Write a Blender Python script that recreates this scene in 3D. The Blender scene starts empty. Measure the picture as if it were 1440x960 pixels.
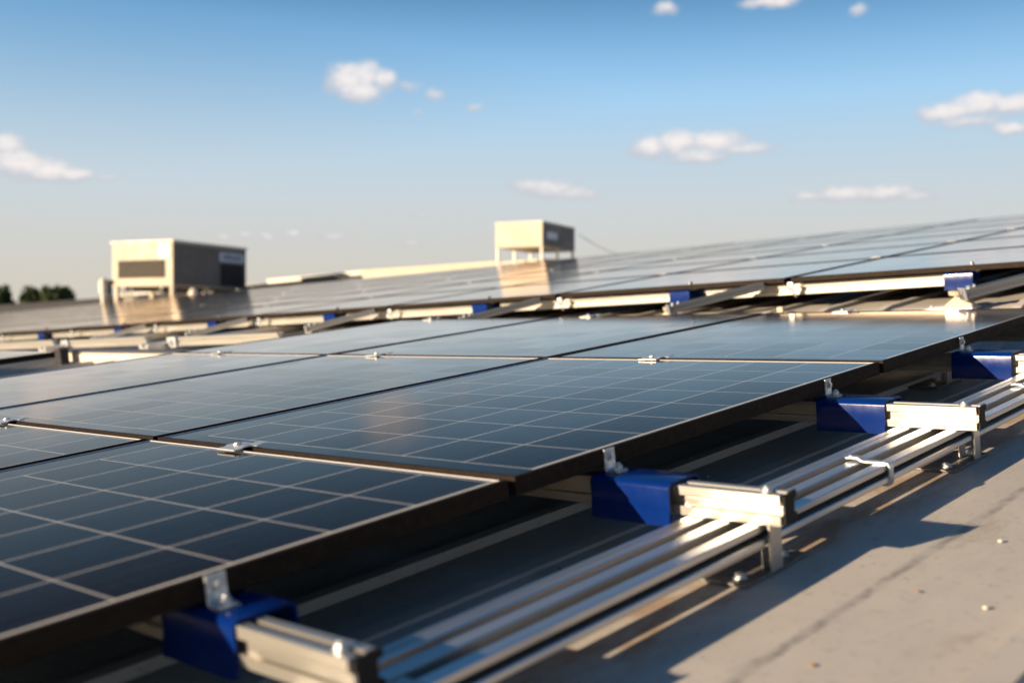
import bpy, bmesh, math, random
from mathutils import Matrix, Vector, noise
random.seed(7)
SC = bpy.context.scene
COL = SC.collection
R = math.radians

# ------------------------------------------------------------------ frames
ROOF_Z = 10.0
# local roof frame: X along the aluminium long rails (away), Y along the cross rails (left), Z roof normal
M3 = Matrix(((0.9935, 0.0007, -0.1137), (0.0, 1.0, 0.0065), (0.1137, -0.0064, 0.9935)))
F1 = Matrix.Translation((0, 0, ROOF_Z)) @ M3.to_4x4()
F2L = Matrix.Translation((3.443, 0.111, 0.1343)) @ Matrix(((0.9996, -0.0144, -0.0223), (0.0149, 0.9996, 0.0237), (0.022, -0.024, 0.9995))).to_4x4()
F2 = F1 @ F2L
FW = Matrix.Translation((0, 0, ROOF_Z))

# ------------------------------------------------------------------ camera
cam_d = bpy.data.cameras.new('camera')
cam = bpy.data.objects.new('camera', cam_d)
COL.objects.link(cam)
cam.matrix_world = Matrix(((0.673, 0.0071, -0.7396, -1.4264), (-0.7397, 0.0065, -0.6729, -1.4172), (0.0, 1.0, 0.0096, 0.2354 + ROOF_Z), (0, 0, 0, 1)))
cam_d.sensor_width = 36
cam_d.lens = 1561.64 / 1440 * 36
cam_d.clip_start = 0.05
cam_d.clip_end = 6000
cam_d.dof.use_dof = True
cam_d.dof.focus_distance = 2.8
cam_d.dof.aperture_fstop = 2.6
SC.camera = cam

# ------------------------------------------------------------------ world, sun, exposure
SUN_DIR = (M3 @ Vector((-2.78, 1.06, 1.0))).normalized()
world = bpy.data.worlds.new('World')
SC.world = world
world.use_nodes = True
wt = world.node_tree
sky = wt.nodes.new('ShaderNodeTexSky')
sky.sky_type = 'NISHITA'
sky.sun_disc = False
sky.sun_elevation = R(11.8)
sky.sun_rotation = R(-68.56)
sky.altitude = 0
sky.air_density = 1.0
sky.dust_density = .9
sky.ozone_density = 2.0
bg = wt.nodes['Background']
bg.inputs[1].default_value = 0.085

sun_d = bpy.data.lights.new('sun', 'SUN')
sun_d.energy = 4.9
sun_d.angle = R(0.5)
sun_d.color = (1.0, 0.80, 0.56)
sun = bpy.data.objects.new('sun', sun_d)
COL.objects.link(sun)
sun.rotation_euler = SUN_DIR.to_track_quat('Z', 'Y').to_euler()

SC.view_settings.view_transform = 'Standard'
SC.view_settings.look = 'None'
SC.view_settings.exposure = 1.25
SC.view_settings.gamma = 1
SC.view_settings.use_curve_mapping = False
SC.cycles.use_denoising = True
SC.cycles.max_bounces = 8
SC.cycles.sample_clamp_indirect = 6

# clouds: far away, so they live in the sky by direction
CLOUDS = [(0.6189,0.7551,0.2161,0.0211,0.0155,1.00),(0.6287,0.7458,0.2206,0.0183,0.0127,1.00),(0.6420,0.7349,0.2187,0.0127,0.0099,1.00),
 (0.6272,0.7507,0.2075,0.0239,0.0099,1.00),(0.6589,0.7214,0.2132,0.0155,0.0063,0.35),(0.6765,0.7067,0.2071,0.0106,0.0056,0.60),
 (0.7029,0.6836,0.1967,0.0085,0.0042,0.55),(0.6673,0.7196,0.1919,0.0063,0.0035,0.40),(0.3899,0.9086,0.1496,0.0155,0.0099,1.00),
 (0.4013,0.9059,0.1351,0.0282,0.0127,1.00),(0.4210,0.8976,0.1306,0.0282,0.0099,1.00),(0.4383,0.8894,0.1298,0.0183,0.0070,1.00),
 (0.4606,0.8783,0.1281,0.0211,0.0042,0.40),(0.7441,0.6556,0.1288,0.0225,0.0077,0.70),(0.7567,0.6414,0.1262,0.0282,0.0092,0.80),
 (0.7713,0.6247,0.1217,0.0239,0.0063,0.70),(0.8055,0.5703,0.1610,0.0183,0.0106,1.00),(0.8202,0.5481,0.1641,0.0211,0.0120,1.00),
 (0.8367,0.5223,0.1644,0.0282,0.0113,1.00),(0.8320,0.5338,0.1515,0.0317,0.0085,0.80),(0.8519,0.4995,0.1576,0.0317,0.0070,0.70),
 (0.8830,0.4550,0.1148,0.0247,0.0049,0.70),(0.8958,0.4286,0.1174,0.0282,0.0070,0.85),(0.9092,0.3998,0.1163,0.0352,0.0077,0.85),
 (0.9196,0.3765,0.1123,0.0211,0.0049,0.60),(0.9194,0.3500,0.1797,0.0254,0.0092,1.00),(0.9261,0.3295,0.1837,0.0296,0.0106,1.00),
 (0.9348,0.3045,0.1828,0.0282,0.0099,1.00),(0.9371,0.3080,0.1641,0.0183,0.0056,0.90),(0.9256,0.3378,0.1708,0.0352,0.0056,0.60),
 (0.8390,0.4685,0.2767,0.0254,0.0063,1.00),(0.7934,0.5428,0.2754,0.0127,0.0063,0.80),(0.8746,0.4064,0.2645,0.0077,0.0049,0.70),
 (0.5453,0.8341,0.0827,0.0063,0.0035,0.65),(0.5588,0.8252,0.0825,0.0077,0.0035,0.65),(0.5752,0.8138,0.0822,0.0085,0.0042,0.65),
 (0.5924,0.8011,0.0857,0.0099,0.0049,0.65),(0.6219,0.7787,0.0831,0.0169,0.0049,0.60),(0.6768,0.7290,0.1028,0.0113,0.0042,0.50),
 (0.6755,0.7332,0.0776,0.0113,0.0042,0.55)]


class NT:
    def __init__(s, tree):
        s.t = tree

    def n(s, kind, **kw):
        nd = s.t.nodes.new(kind)
        for k, v in kw.items():
            setattr(nd, k, v)
        return nd

    def m(s, op, a, b=None, c=None, clamp=False):
        nd = s.t.nodes.new('ShaderNodeMath')
        nd.operation = op
        nd.use_clamp = clamp
        for i, v in enumerate((a, b, c)):
            if v is None:
                continue
            if isinstance(v, (int, float)):
                nd.inputs[i].default_value = v
            else:
                s.t.links.new(v, nd.inputs[i])
        return nd.outputs[0]

    def v(s, op, a, b=None):
        nd = s.t.nodes.new('ShaderNodeVectorMath')
        nd.operation = op
        for i, x in enumerate((a, b)):
            if x is None:
                continue
            if isinstance(x, (tuple, list, Vector)):
                nd.inputs[i].default_value = tuple(x)
            else:
                s.t.links.new(x, nd.inputs[i])
        return nd

    def mix(s, fac, a, b, blend='MIX'):
        nd = s.t.nodes.new('ShaderNodeMix')
        nd.data_type = 'RGBA'
        nd.blend_type = blend
        for i, x in ((0, fac), (6, a), (7, b)):
            if isinstance(x, (int, float)):
                nd.inputs[i].default_value = x
            elif isinstance(x, tuple):
                nd.inputs[i].default_value = (*x[:3], 1)
            else:
                s.t.links.new(x, nd.inputs[i])
        return nd.outputs[2]

    def ramp(s, v, a, b):
        nd = s.t.nodes.new('ShaderNodeMapRange')
        nd.interpolation_type = 'SMOOTHSTEP'
        s.t.links.new(v, nd.inputs[0])
        nd.inputs[1].default_value = a
        nd.inputs[2].default_value = b
        return nd.outputs[0]

    def noise(s, vec, scale, detail=4, rough=.55):
        nd = s.t.nodes.new('ShaderNodeTexNoise')
        nd.inputs['Scale'].default_value = scale
        nd.inputs['Detail'].default_value = detail
        nd.inputs['Roughness'].default_value = rough
        if vec is not None:
            s.t.links.new(vec, nd.inputs['Vector'])
        return nd.outputs[0]

    def link(s, a, b):
        s.t.links.new(a, b)


def build_sky():
    w = NT(wt)
    tc = w.n('ShaderNodeTexCoord').outputs['Generated']
    stretch = w.v('MULTIPLY', tc, (1, 1, 1.7)).outputs[0]
    nz = w.n('ShaderNodeTexNoise')
    nz.inputs['Scale'].default_value = 45
    nz.inputs['Detail'].default_value = 5
    w.link(stretch, nz.inputs['Vector'])
    off = w.v('SUBTRACT', nz.outputs['Color'], (.5, .5, .5)).outputs[0]
    warp = w.v('ADD', tc, w.v('MULTIPLY', off, (.016, .016, .010)).outputs[0]).outputs[0]
    fine = w.m('SUBTRACT', w.noise(stretch, 110, 6, .6), .5)
    total, lit = None, None
    for cx, cy, cz, sw, sh, dens in CLOUDS:
        c = Vector((cx, cy, cz)).normalized()
        rt = c.cross(Vector((0, 0, 1))).normalized()
        up = rt.cross(c).normalized()
        x = w.v('DOT_PRODUCT', warp, rt / sw).outputs['Value']
        y = w.v('DOT_PRODUCT', warp, up / sh).outputs['Value']
        r2 = w.m('MULTIPLY_ADD', y, y, w.m('MULTIPLY', x, x))
        d = w.m('SUBTRACT', dens, r2)
        l_ = w.m('MULTIPLY_ADD', y, .55, d)
        total = d if total is None else w.m('MAXIMUM', total, d)
        lit = l_ if lit is None else w.m('MAXIMUM', lit, l_)
    total = w.m('MULTIPLY_ADD', fine, 1.7, total)
    shade = w.ramp(w.m('MULTIPLY_ADD', fine, .8, lit), 0.0, 1.25)
    total = w.ramp(total, -.65, 1.15)
    cloud_col = w.mix(shade, (2.9, 2.9, 3.15), (4.8, 4.45, 4.3))
    # pale haze low over the horizon, part of the air itself
    sep = w.n('ShaderNodeSeparateXYZ')
    w.link(tc, sep.inputs[0])
    el = w.m('MAXIMUM', sep.outputs[2], 0.0)
    thick = w.m('MULTIPLY', w.m('EXPONENT', w.m('MULTIPLY', w.m('POWER', el, 3.0), -113.0)), .90)
    gm = w.n('ShaderNodeGamma')
    w.link(sky.outputs[0], gm.inputs[0])
    gm.inputs[1].default_value = 1.45
    clear = w.mix(1.0, gm.outputs[0], (.43, .645, .68), 'MULTIPLY')
    warm = w.mix(w.ramp(el, .03, .14), (3.40, 3.05, 2.75), (3.55, 3.40, 3.55))
    lum = w.v('DOT_PRODUCT', clear, (.25, .65, .10)).outputs['Value']
    sc_ = w.n('ShaderNodeVectorMath', operation='SCALE')
    w.link(clear, sc_.inputs[0])
    lim = w.m('MAXIMUM', w.m('MINIMUM', w.m('MULTIPLY_ADD', el, -16.5, 6.0), 2.7), .62)
    w.link(w.m('DIVIDE', lim, w.m('MAXIMUM', lum, lim)), sc_.inputs['Scale'])
    cl = sc_.outputs[0]
    base = w.mix(thick, cl, warm)
    fac = w.m('MULTIPLY', total, .95)
    col = w.mix(fac, base, cloud_col)
    w.link(col, bg.inputs[0])


build_sky()

# ------------------------------------------------------------------ materials
def mat(name, color=(.5, .5, .5), rough=.5, metal=0.0, spec=.5, coat=0.0, coat_rough=.05):
    m = bpy.data.materials.new(name)
    m.use_nodes = True
    b = m.node_tree.nodes['Principled BSDF']
    b.inputs['Base Color'].default_value = (*color, 1)
    b.inputs['Roughness'].default_value = rough
    b.inputs['Metallic'].default_value = metal
    b.inputs['Specular IOR Level'].default_value = spec
    b.inputs['Coat Weight'].default_value = coat
    b.inputs['Coat Roughness'].default_value = coat_rough
    return m, NT(m.node_tree), b


def varied(name, c1, c2, rough=(.4, .6), metal=0.0, scale=(8, 8, 8), nscale=3.0, bump=0.0, bscale=60, **kw):
    m, t, b = mat(name, c1, rough[0], metal, **kw)
    tc = t.n('ShaderNodeTexCoord').outputs['Object']
    v = t.v('MULTIPLY', tc, scale).outputs[0]
    n = t.noise(v, nscale, 5, .6)
    f = t.ramp(n, .3, .7)
    t.link(t.mix(f, c1, c2), b.inputs['Base Color'])
    t.link(t.m('MULTIPLY_ADD', f, rough[1] - rough[0], rough[0]), b.inputs['Roughness'])
    if bump:
        bp = t.n('ShaderNodeBump')
        bp.inputs['Strength'].default_value = bump
        bp.inputs['Distance'].default_value = .002
        t.link(t.noise(v, bscale, 3), bp.inputs['Height'])
        t.link(bp.outputs[0], b.inputs['Normal'])
    return m


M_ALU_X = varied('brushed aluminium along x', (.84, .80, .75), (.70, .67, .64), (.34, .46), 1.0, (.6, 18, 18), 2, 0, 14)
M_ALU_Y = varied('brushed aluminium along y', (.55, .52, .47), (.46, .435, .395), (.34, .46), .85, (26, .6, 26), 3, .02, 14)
M_PLATE = varied('dull zinc plate', (.20, .185, .17), (.13, .115, .10), (.5, .65), .4, (20, 20, 20), 3)
M_ALU_D = varied('darker grey aluminium', (.36, .36, .37), (.28, .28, .29), (.3, .42), 1.0, (.6, 18, 18), 2)  # darker grey than the other rails, used for the braces
M_ZINC = varied('galvanised steel', (.66, .68, .69), (.48, .50, .52), (.36, .5), .75, (30, 30, 30), 3, .15, 20)
M_BLUE = varied('blue enamel paint', (.001, .014, .105), (.001, .016, .115), (.15, .20), 0.0, (12, 12, 12), 3, .02, 9, spec=.22, coat=.06, coat_rough=.12)
M_FRAME = varied('dark anodised frame', (.024, .016, .011), (.016, .011, .008), (.5, .6), 0, (20, 20, 20), 3, .05, 30, spec=.06)
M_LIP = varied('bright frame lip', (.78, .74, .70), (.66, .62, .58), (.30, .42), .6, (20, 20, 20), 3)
M_BLACK = varied('black plastic', (.012, .012, .012), (.02, .02, .02), (.55, .7), 0, (20, 20, 20), 3, spec=.12)
M_CREAM = varied('cream painted sheet metal', (.45, .39, .30), (.41, .355, .27), (.5, .65), 0, (1.5, 1.5, 1.5), 2, spec=.25)
M_WHITE = varied('white painted sheet metal', (.60, .55, .46), (.54, .49, .41), (.4, .55), 0, (1.5, 1.5, 1.5), 2)
M_GREYSHEET = varied('grey sheet metal and side shade', (.105, .092, .088), (.09, .08, .077), (.45, .6), 0, (2, 2, 2), 2)  # also colours in the shade on the unit and tank sides
M_DARKGRILLE = varied('dark louvre metal', (.03, .03, .035), (.045, .045, .05), (.6, .7), 0, (3, 3, 3), 2, spec=.08)
M_BEIGEGRILLE = varied('beige louvre metal', (.17, .125, .075), (.15, .11, .065), (.6, .7), 0, (3, 3, 3), 2, spec=.08)
M_SIGN = varied('pale name plate', (.42, .47, .56), (.38, .43, .52), (.3, .4), 0, (3, 3, 3), 2)
M_SIGNTXT = varied('name plate lettering', (.10, .13, .22), (.12, .15, .24), (.4, .5), 0, (3, 3, 3), 2)
M_BARK = varied('bark', (.09, .065, .045), (.06, .045, .03), (.8, .9), 0, (3, 3, 1), 3)
M_DEBRIS = varied('pale grit', (.62, .58, .50), (.52, .46, .38), (.7, .9), 0, (60, 60, 60), 3)
M_RUST = varied('rusty grit', (.36, .19, .09), (.28, .13, .06), (.8, .9), 0, (60, 60, 60), 3)
M_WALL = varied('facade cladding', (.44, .44, .43), (.38, .38, .37), (.6, .7), 0, (.3, .3, .3), 2)


def leaf_mat():
    m, t, b = mat('foliage', (.05, .08, .025), .7, 0, .3)
    tc = t.n('ShaderNodeTexCoord').outputs['Object']
    f = t.ramp(t.noise(tc, .9, 4), .35, .65)
    t.link(t.mix(f, (.040, .060, .022), (.085, .110, .035)), b.inputs['Base Color'])
    return m


M_LEAF = leaf_mat()
CELL = 0.166


def glass_mat():
    m, t, b = mat('solar cells under glass', (.01, .014, .03), .08, 0, .5)
    tc = t.n('ShaderNodeTexCoord').outputs['Object']
    sp = t.n('ShaderNodeSeparateXYZ')
    t.link(tc, sp.inputs[0])
    x, y = sp.outputs[0], sp.outputs[1]
    u = t.m('DIVIDE', x, CELL)
    v = t.m('DIVIDE', y, CELL)
    du = t.m('MULTIPLY', t.m('ABSOLUTE', t.m('SUBTRACT', u, t.m('ROUND', u))), CELL)
    dv = t.m('MULTIPLY', t.m('ABSOLUTE', t.m('SUBTRACT', v, t.m('ROUND', v))), CELL)
    inu = t.m('MULTIPLY', t.m('GREATER_THAN', u, -.012), t.m('LESS_THAN', u, 8.012))
    inv = t.m('MULTIPLY', t.m('GREATER_THAN', v, -.020), t.m('LESS_THAN', v, 6.012))
    ins = t.m('MULTIPLY', inu, inv)
    edge = t.m('MULTIPLY', t.m('LESS_THAN', v, .5), .0012)
    lu = t.m('LESS_THAN', du, .0016)
    lv = t.m('LESS_THAN', dv, t.m('ADD', .0017, edge))
    # small diamonds where cell corners meet
    dia = t.m('LESS_THAN', t.m('ADD', du, dv), .0042)
    line = t.m('MULTIPLY', t.m('MAXIMUM', t.m('MAXIMUM', lu, lv), dia), ins)
    cell_id = t.n('ShaderNodeCombineXYZ')
    t.link(t.m('FLOOR', u), cell_id.inputs[0])
    t.link(t.m('FLOOR', v), cell_id.inputs[1])
    oi = t.n('ShaderNodeObjectInfo')
    t.link(t.m('MULTIPLY', oi.outputs['Random'], 37.0), cell_id.inputs[2])
    wn = t.n('ShaderNodeTexWhiteNoise')
    t.link(cell_id.outputs[0], wn.inputs[0])
    streak = t.noise(t.v('MULTIPLY', tc, (3, 150, 1)).outputs[0], 1.0, 4, .7)
    blot = t.noise(t.v('MULTIPLY', tc, (1, 1, 1)).outputs[0], 2.3, 4)
    k = t.m('MULTIPLY_ADD', wn.outputs[0], .22, t.m('MULTIPLY_ADD', streak, .8, .45))
    base = t.mix(t.ramp(blot, .35, .7), (.0045, .0050, .0120), (.0075, .0070, .0115))
    hsv = t.n('ShaderNodeHueSaturation')
    t.link(base, hsv.inputs['Color'])
    t.link(k, hsv.inputs['Value'])
    # five fine bus-bar lines in each cell
    bb = t.m('MULTIPLY', v, 4.0)
    dbb = t.m('MULTIPLY', t.m('ABSOLUTE', t.m('SUBTRACT', t.m('FRACT', bb), .5)), CELL / 4)
    fing = t.m('MULTIPLY', t.ramp(streak, .45, .75), .022)
    bus = t.m('MULTIPLY', t.m('MULTIPLY', t.m('LESS_THAN', dbb, .0005), ins), .07)
    c1 = t.mix(t.m('MAXIMUM', t.m('MULTIPLY', bus, 1.6), fing), hsv.outputs[0], (.30, .28, .27))
    col = t.mix(line, c1, (.40, .375, .355))
    border = t.m('MULTIPLY', t.m('LESS_THAN', t.m('ABSOLUTE', y), .0038), t.m('GREATER_THAN', u, -.012))
    col = t.mix(border, col, (.46, .43, .40))
    # thin settled dust, patchy
    dustn = t.noise(t.v('MULTIPLY', tc, (1, 1, 1)).outputs[0], 5, 6, .65)
    specks = t.m('MULTIPLY', t.ramp(t.noise(tc, 160, 2, .5), .74, .80), .35)
    dust = t.m('ADD', t.m('MULTIPLY', t.ramp(dustn, .45, .8), .005), specks, clamp=True)
    col2 = t.mix(dust, col, (.42, .38, .33))
    t.link(col2, b.inputs['Base Color'])
    # anti-reflective glass: dark when looked into, mirror-like at a glancing angle
    b.inputs['Specular IOR Level'].default_value = 0.0
    b.inputs['Roughness'].default_value = .6
    gl = t.n('ShaderNodeBsdfGlossy')
    gl.inputs['Color'].default_value = (1.0, .875, .775, 1)
    t.link(t.m('ADD', t.m('MULTIPLY_ADD', dustn, .06, .05), t.m('MULTIPLY', streak, .03)), gl.inputs['Roughness'])
    fr = t.n('ShaderNodeFresnel')
    fr.inputs['IOR'].default_value = 1.35
    fac = t.m('MULTIPLY', t.m('POWER', fr.outputs[0], 2.35), 2.7, clamp=True)
    fac = t.m('MULTIPLY', fac, t.m('MULTIPLY_ADD', wn.outputs[0], .18, t.m('MULTIPLY_ADD', streak, .34, .76)), clamp=True)
    mx = t.n('ShaderNodeMixShader')
    t.link(fac, mx.inputs[0])
    t.link(b.outputs[0], mx.inputs[1])
    t.link(gl.outputs[0], mx.inputs[2])
    outn = [n_ for n_ in m.node_tree.nodes if n_.type == 'OUTPUT_MATERIAL'][0]
    t.link(mx.outputs[0], outn.inputs['Surface'])
    bp = t.n('ShaderNodeBump')
    bp.inputs['Strength'].default_value = .03
    bp.inputs['Distance'].default_value = .0015
    t.link(t.noise(tc, 9, 3), bp.inputs['Height'])
    t.link(bp.outputs[0], b.inputs['Normal'])
    t.link(bp.outputs[0], gl.inputs['Normal'])
    return m


M_GLASS = glass_mat()


def roof_mat():
    m, t, b = mat('weathered roof sheet', (.42, .40, .37), .45, 0, .22)
    tc = t.n('ShaderNodeTexCoord').outputs['Object']
    big = t.noise(t.v('MULTIPLY', tc, (.6, 1.6, 1)).outputs[0], 2.0, 6, .62)
    fine = t.noise(t.v('MULTIPLY', tc, (1, 1, 1)).outputs[0], 55, 5, .7)
    stain = t.noise(t.v('MULTIPLY', tc, (.8, 2.2, 1)).outputs[0], 5.5, 7, .7)
    c = t.mix(t.ramp(big, .3, .7), (.44, .40, .355), (.36, .33, .295))
    c = t.mix(t.m('MULTIPLY', t.ramp(stain, .54, .72), .45), c, (.25, .19, .125))
    c = t.mix(t.m('MULTIPLY', t.ramp(fine, .54, .72), .5), c, (.20, .175, .15))
    sx = t.n('ShaderNodeSeparateXYZ')
    t.link(tc, sx.inputs[0])
    yy = sx.outputs[1]
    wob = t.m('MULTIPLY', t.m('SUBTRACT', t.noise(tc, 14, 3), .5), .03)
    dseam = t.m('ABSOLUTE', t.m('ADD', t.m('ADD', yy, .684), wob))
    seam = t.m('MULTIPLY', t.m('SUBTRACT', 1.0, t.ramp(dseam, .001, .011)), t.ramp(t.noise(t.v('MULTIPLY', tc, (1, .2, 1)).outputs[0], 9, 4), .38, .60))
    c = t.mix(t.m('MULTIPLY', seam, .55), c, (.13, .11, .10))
    drun = t.m('ABSOLUTE', t.m('ADD', yy, .47))
    run = t.m('MULTIPLY', t.m('SUBTRACT', 1.0, t.ramp(drun, .03, .13)), t.ramp(t.noise(t.v('MULTIPLY', tc, (1, 2.5, 1)).outputs[0], 7, 6, .65), .42, .62))
    c = t.mix(t.m('MULTIPLY', run, .6), c, (.30, .165, .075))
    sp = t.ramp(t.noise(tc, 210, 2, .5), .70, .78)
    c = t.mix(t.m('MULTIPLY', sp, .45), c, (.12, .10, .085))
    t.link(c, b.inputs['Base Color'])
    t.link(t.m('MULTIPLY_ADD', stain, .4, .38), b.inputs['Roughness'])
    bp = t.n('ShaderNodeBump')
    bp.inputs['Strength'].default_value = .35
    bp.inputs['Distance'].default_value = .004
    h = t.m('ADD', t.m('MULTIPLY', t.noise(tc, 3.0, 3), 2.2), t.m('MULTIPLY', fine, .18))
    t.link(h, bp.inputs['Height'])
    t.link(bp.outputs[0], b.inputs['Normal'])
    return m


M_ROOF = roof_mat()


def ground_mat():
    m, t, b = mat('fields', (.08, .09, .04), .9, 0, .2)
    tc = t.n('ShaderNodeTexCoord').outputs['Object']
    f = t.ramp(t.noise(tc, .01, 6), .35, .65)
    c = t.mix(f, (.06, .08, .03), (.14, .12, .07))
    c = t.mix(t.ramp(t.noise(tc, .3, 5), .4, .7), c, (.05, .06, .025))
    t.link(c, b.inputs['Base Color'])
    return m


M_GROUND = ground_mat()

# ------------------------------------------------------------------ mesh helpers
def box(bm, x0, x1, y0, y1, z0, z1, mi=0, bev=0.0):
    vs = [bm.verts.new(p) for p in ((x0, y0, z0), (x1, y0, z0), (x1, y1, z0), (x0, y1, z0), (x0, y0, z1), (x1, y0, z1), (x1, y1, z1), (x0, y1, z1))]
    fs = [bm.faces.new([vs[i] for i in q]) for q in ((3, 2, 1, 0), (4, 5, 6, 7), (0, 1, 5, 4), (1, 2, 6, 5), (2, 3, 7, 6), (3, 0, 4, 7))]
    for f in fs:
        f.material_index = mi
    if bev:
        es = list({e for f in fs for e in f.edges})
        r = bmesh.ops.bevel(bm, geom=es, offset=bev, segments=2, affect='EDGES', profile=.6)
        for f in r['faces']:
            f.material_index = mi
    return vs


def extrude_profile(bm, pts, a0, a1, axis='Y', mi=0, cap=True):
    """pts: closed (p, q) outline; axis Y -> (x=p, y=a, z=q); axis X -> (x=a, y=p, z=q)"""
    def P(a, p, q):
        return (p, a, q) if axis == 'Y' else (a, p, q)
    r0 = [bm.verts.new(P(a0, *p)) for p in pts]
    r1 = [bm.verts.new(P(a1, *p)) for p in pts]
    n = len(pts)
    for i in range(n):
        j = (i + 1) % n
        f = bm.faces.new((r0[i], r0[j], r1[j], r1[i]))
        f.material_index = mi
    if cap:
        for r in (list(reversed(r0)), r1):
            f = bm.faces.new(r)
            f.material_index = mi


def tube(bm, p0, p1, r, n=12, mi=0, r1=None, cap=True):
    p0, p1 = Vector(p0), Vector(p1)
    d = (p1 - p0).normalized()
    a = d.orthogonal().normalized()
    b = d.cross(a)
    if r1 is None:
        r1 = r
    v0 = [bm.verts.new(p0 + (a * math.cos(k * 2 * math.pi / n) + b * math.sin(k * 2 * math.pi / n)) * r) for k in range(n)]
    v1 = [bm.verts.new(p1 + (a * math.cos(k * 2 * math.pi / n) + b * math.sin(k * 2 * math.pi / n)) * r1) for k in range(n)]
    for i in range(n):
        j = (i + 1) % n
        f = bm.faces.new((v0[i], v0[j], v1[j], v1[i]))
        f.material_index = mi
        f.smooth = n > 8
    if cap:
        bm.faces.new(list(reversed(v0))).material_index = mi
        bm.faces.new(v1).material_index = mi


def strip(bm, path, thick, w0, w1, axis='X', bev=0.0):
    """bent flat bar: path = list of (p, q) centre-line points, given thickness, swept from w0 to w1 along axis"""
    L, Rr = [], []
    n = len(path)
    for i in range(n):
        a = Vector(path[max(i - 1, 0)])
        b = Vector(path[min(i + 1, n - 1)])
        d = (b - a).normalized()
        nn = Vector((-d.y, d.x))
        c = Vector(path[i])
        s = 1.0
        if 0 < i < n - 1:
            d1 = (c - a).normalized()
            s = 1 / max(.5, nn.dot(Vector((-d1.y, d1.x))))
        L.append(tuple(c + nn * thick / 2 * s))
        Rr.append(tuple(c - nn * thick / 2 * s))
    pts = L + list(reversed(Rr))
    def P(a, p, q):
        return (a, p, q) if axis == 'X' else (p, a, q)
    A = [bm.verts.new(P(w0, *p)) for p in pts]
    B = [bm.verts.new(P(w1, *p)) for p in pts]
    m = len(pts)
    for i in range(m):
        j = (i + 1) % m
        bm.faces.new((A[i], A[j], B[j], B[i]))
    for i in range(n - 1):
        bm.faces.new((A[i], B and A[m - 1 - i], A[m - 2 - i], A[i + 1]))
        bm.faces.new((B[i], B[i + 1], B[m - 2 - i], B[m - 1 - i]))


def hexbolt(bm, p, r=.0075, h=.007, washer=True, axis=(0, 0, 1), stub=0.0):
    p = Vector(p)
    d = Vector(axis).normalized()
    if washer:
        tube(bm, p, p + d * .002, r * 1.5, 16)
        p = p + d * .002
    tube(bm, p, p + d * h, r, 6)
    if stub:
        tube(bm, p + d * h, p + d * (h + stub), r * .55, 10)


def finish(bm, name, mats, parent=None, frame=None, loc=(0, 0, 0), rot=None, recalc=True, smooth_angle=None):
    if recalc:
        bmesh.ops.recalc_face_normals(bm, faces=bm.faces)
    me = bpy.data.meshes.new(name)
    bm.to_mesh(me)
    bm.free()
    for m in (mats if isinstance(mats, (list, tuple)) else [mats]):
        me.materials.append(m)
    if smooth_angle:
        for p in me.polygons:
            p.use_smooth = True
        me.set_sharp_from_angle(angle=R(smooth_angle))
    o = bpy.data.objects.new(name, me)
    COL.objects.link(o)
    if parent is not None:
        o.parent = parent
    else:
        o.matrix_world = frame @ Matrix.Translation(loc) @ (rot or Matrix())
    return o


def tag(o, label, cat, group=None):
    o['label'] = label
    o['category'] = cat
    if group:
        o['group'] = group
    return o


def thing(name, label, cat, frame, loc, group=None, rot=None):
    o = bpy.data.objects.new(name, None)
    o.empty_display_size = .05
    COL.objects.link(o)
    o.matrix_world = frame @ Matrix.Translation(loc) @ (rot or Matrix())
    return tag(o, label, cat, group)


def dark_edge(o):
    for ch in o.children:
        if ch.name.startswith('frame'):
            ch.data = dark_frame


def dup(root, frame, loc, label, rot=None, group=None, scale=None):
    def cp(o, parent):
        c = o.copy()
        COL.objects.link(c)
        if parent is not None:
            c.parent = parent
        for ch in o.children:
            cp(ch, c)
        return c
    kids = cp(root, None)
    kids.matrix_world = frame @ Matrix.Translation(loc) @ (rot or Matrix()) @ (Matrix.Diagonal((*scale, 1)) if scale else Matrix())
    kids['label'] = label
    if group:
        kids['group'] = group
    return kids


def structure(o):
    o['kind'] = 'structure'
    return o


ORD = ['first', 'second', 'third', 'fourth', 'fifth', 'sixth', 'seventh', 'eighth', 'ninth', 'tenth', 'eleventh', 'twelfth', 'thirteenth', 'fourteenth', 'fifteenth', 'sixteenth', 'seventeenth', 'eighteenth', 'nineteenth', 'twentieth', 'twenty-first', 'twenty-second']

# ------------------------------------------------------------------ the setting: ground and roof
bm = bmesh.new()
s_ = 4000
vs = [bm.verts.new(p) for p in ((-s_, -s_, 0), (s_, -s_, 0), (s_, s_, 0), (-s_, s_, 0))]
bm.faces.new(vs)
structure(finish(bm, 'ground', M_GROUND, frame=Matrix()))


def sm(x, a, b):
    k = min(1, max(0, (x - a) / (b - a)))
    return k * k * (3 - 2 * k)


F2Li = F2L.inverted()
RIDGE = 7.05


def roof_h(x, y):
    n2 = Vector((-0.0223, 0.0237, 0.9995))
    o2 = Vector((3.443, 0.111, 0.1343))
    z2 = o2.z + (-0.160 - n2.x * (x - o2.x) - n2.y * (y - o2.y)) / n2.z
    s = max(sm(x, 2.80, 3.30), sm(y, 3.55, 5.0))
    z = -0.185 * (1 - s) + z2 * s
    over = x - o2.x - RIDGE
    if over > 0:
        z -= .10 * over if over > 1 else .10 * over * over * .5 + 0
        if over > 1:
            z += .05
    if y < -3:
        z -= (-3 - y) * .02
    return z


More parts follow.
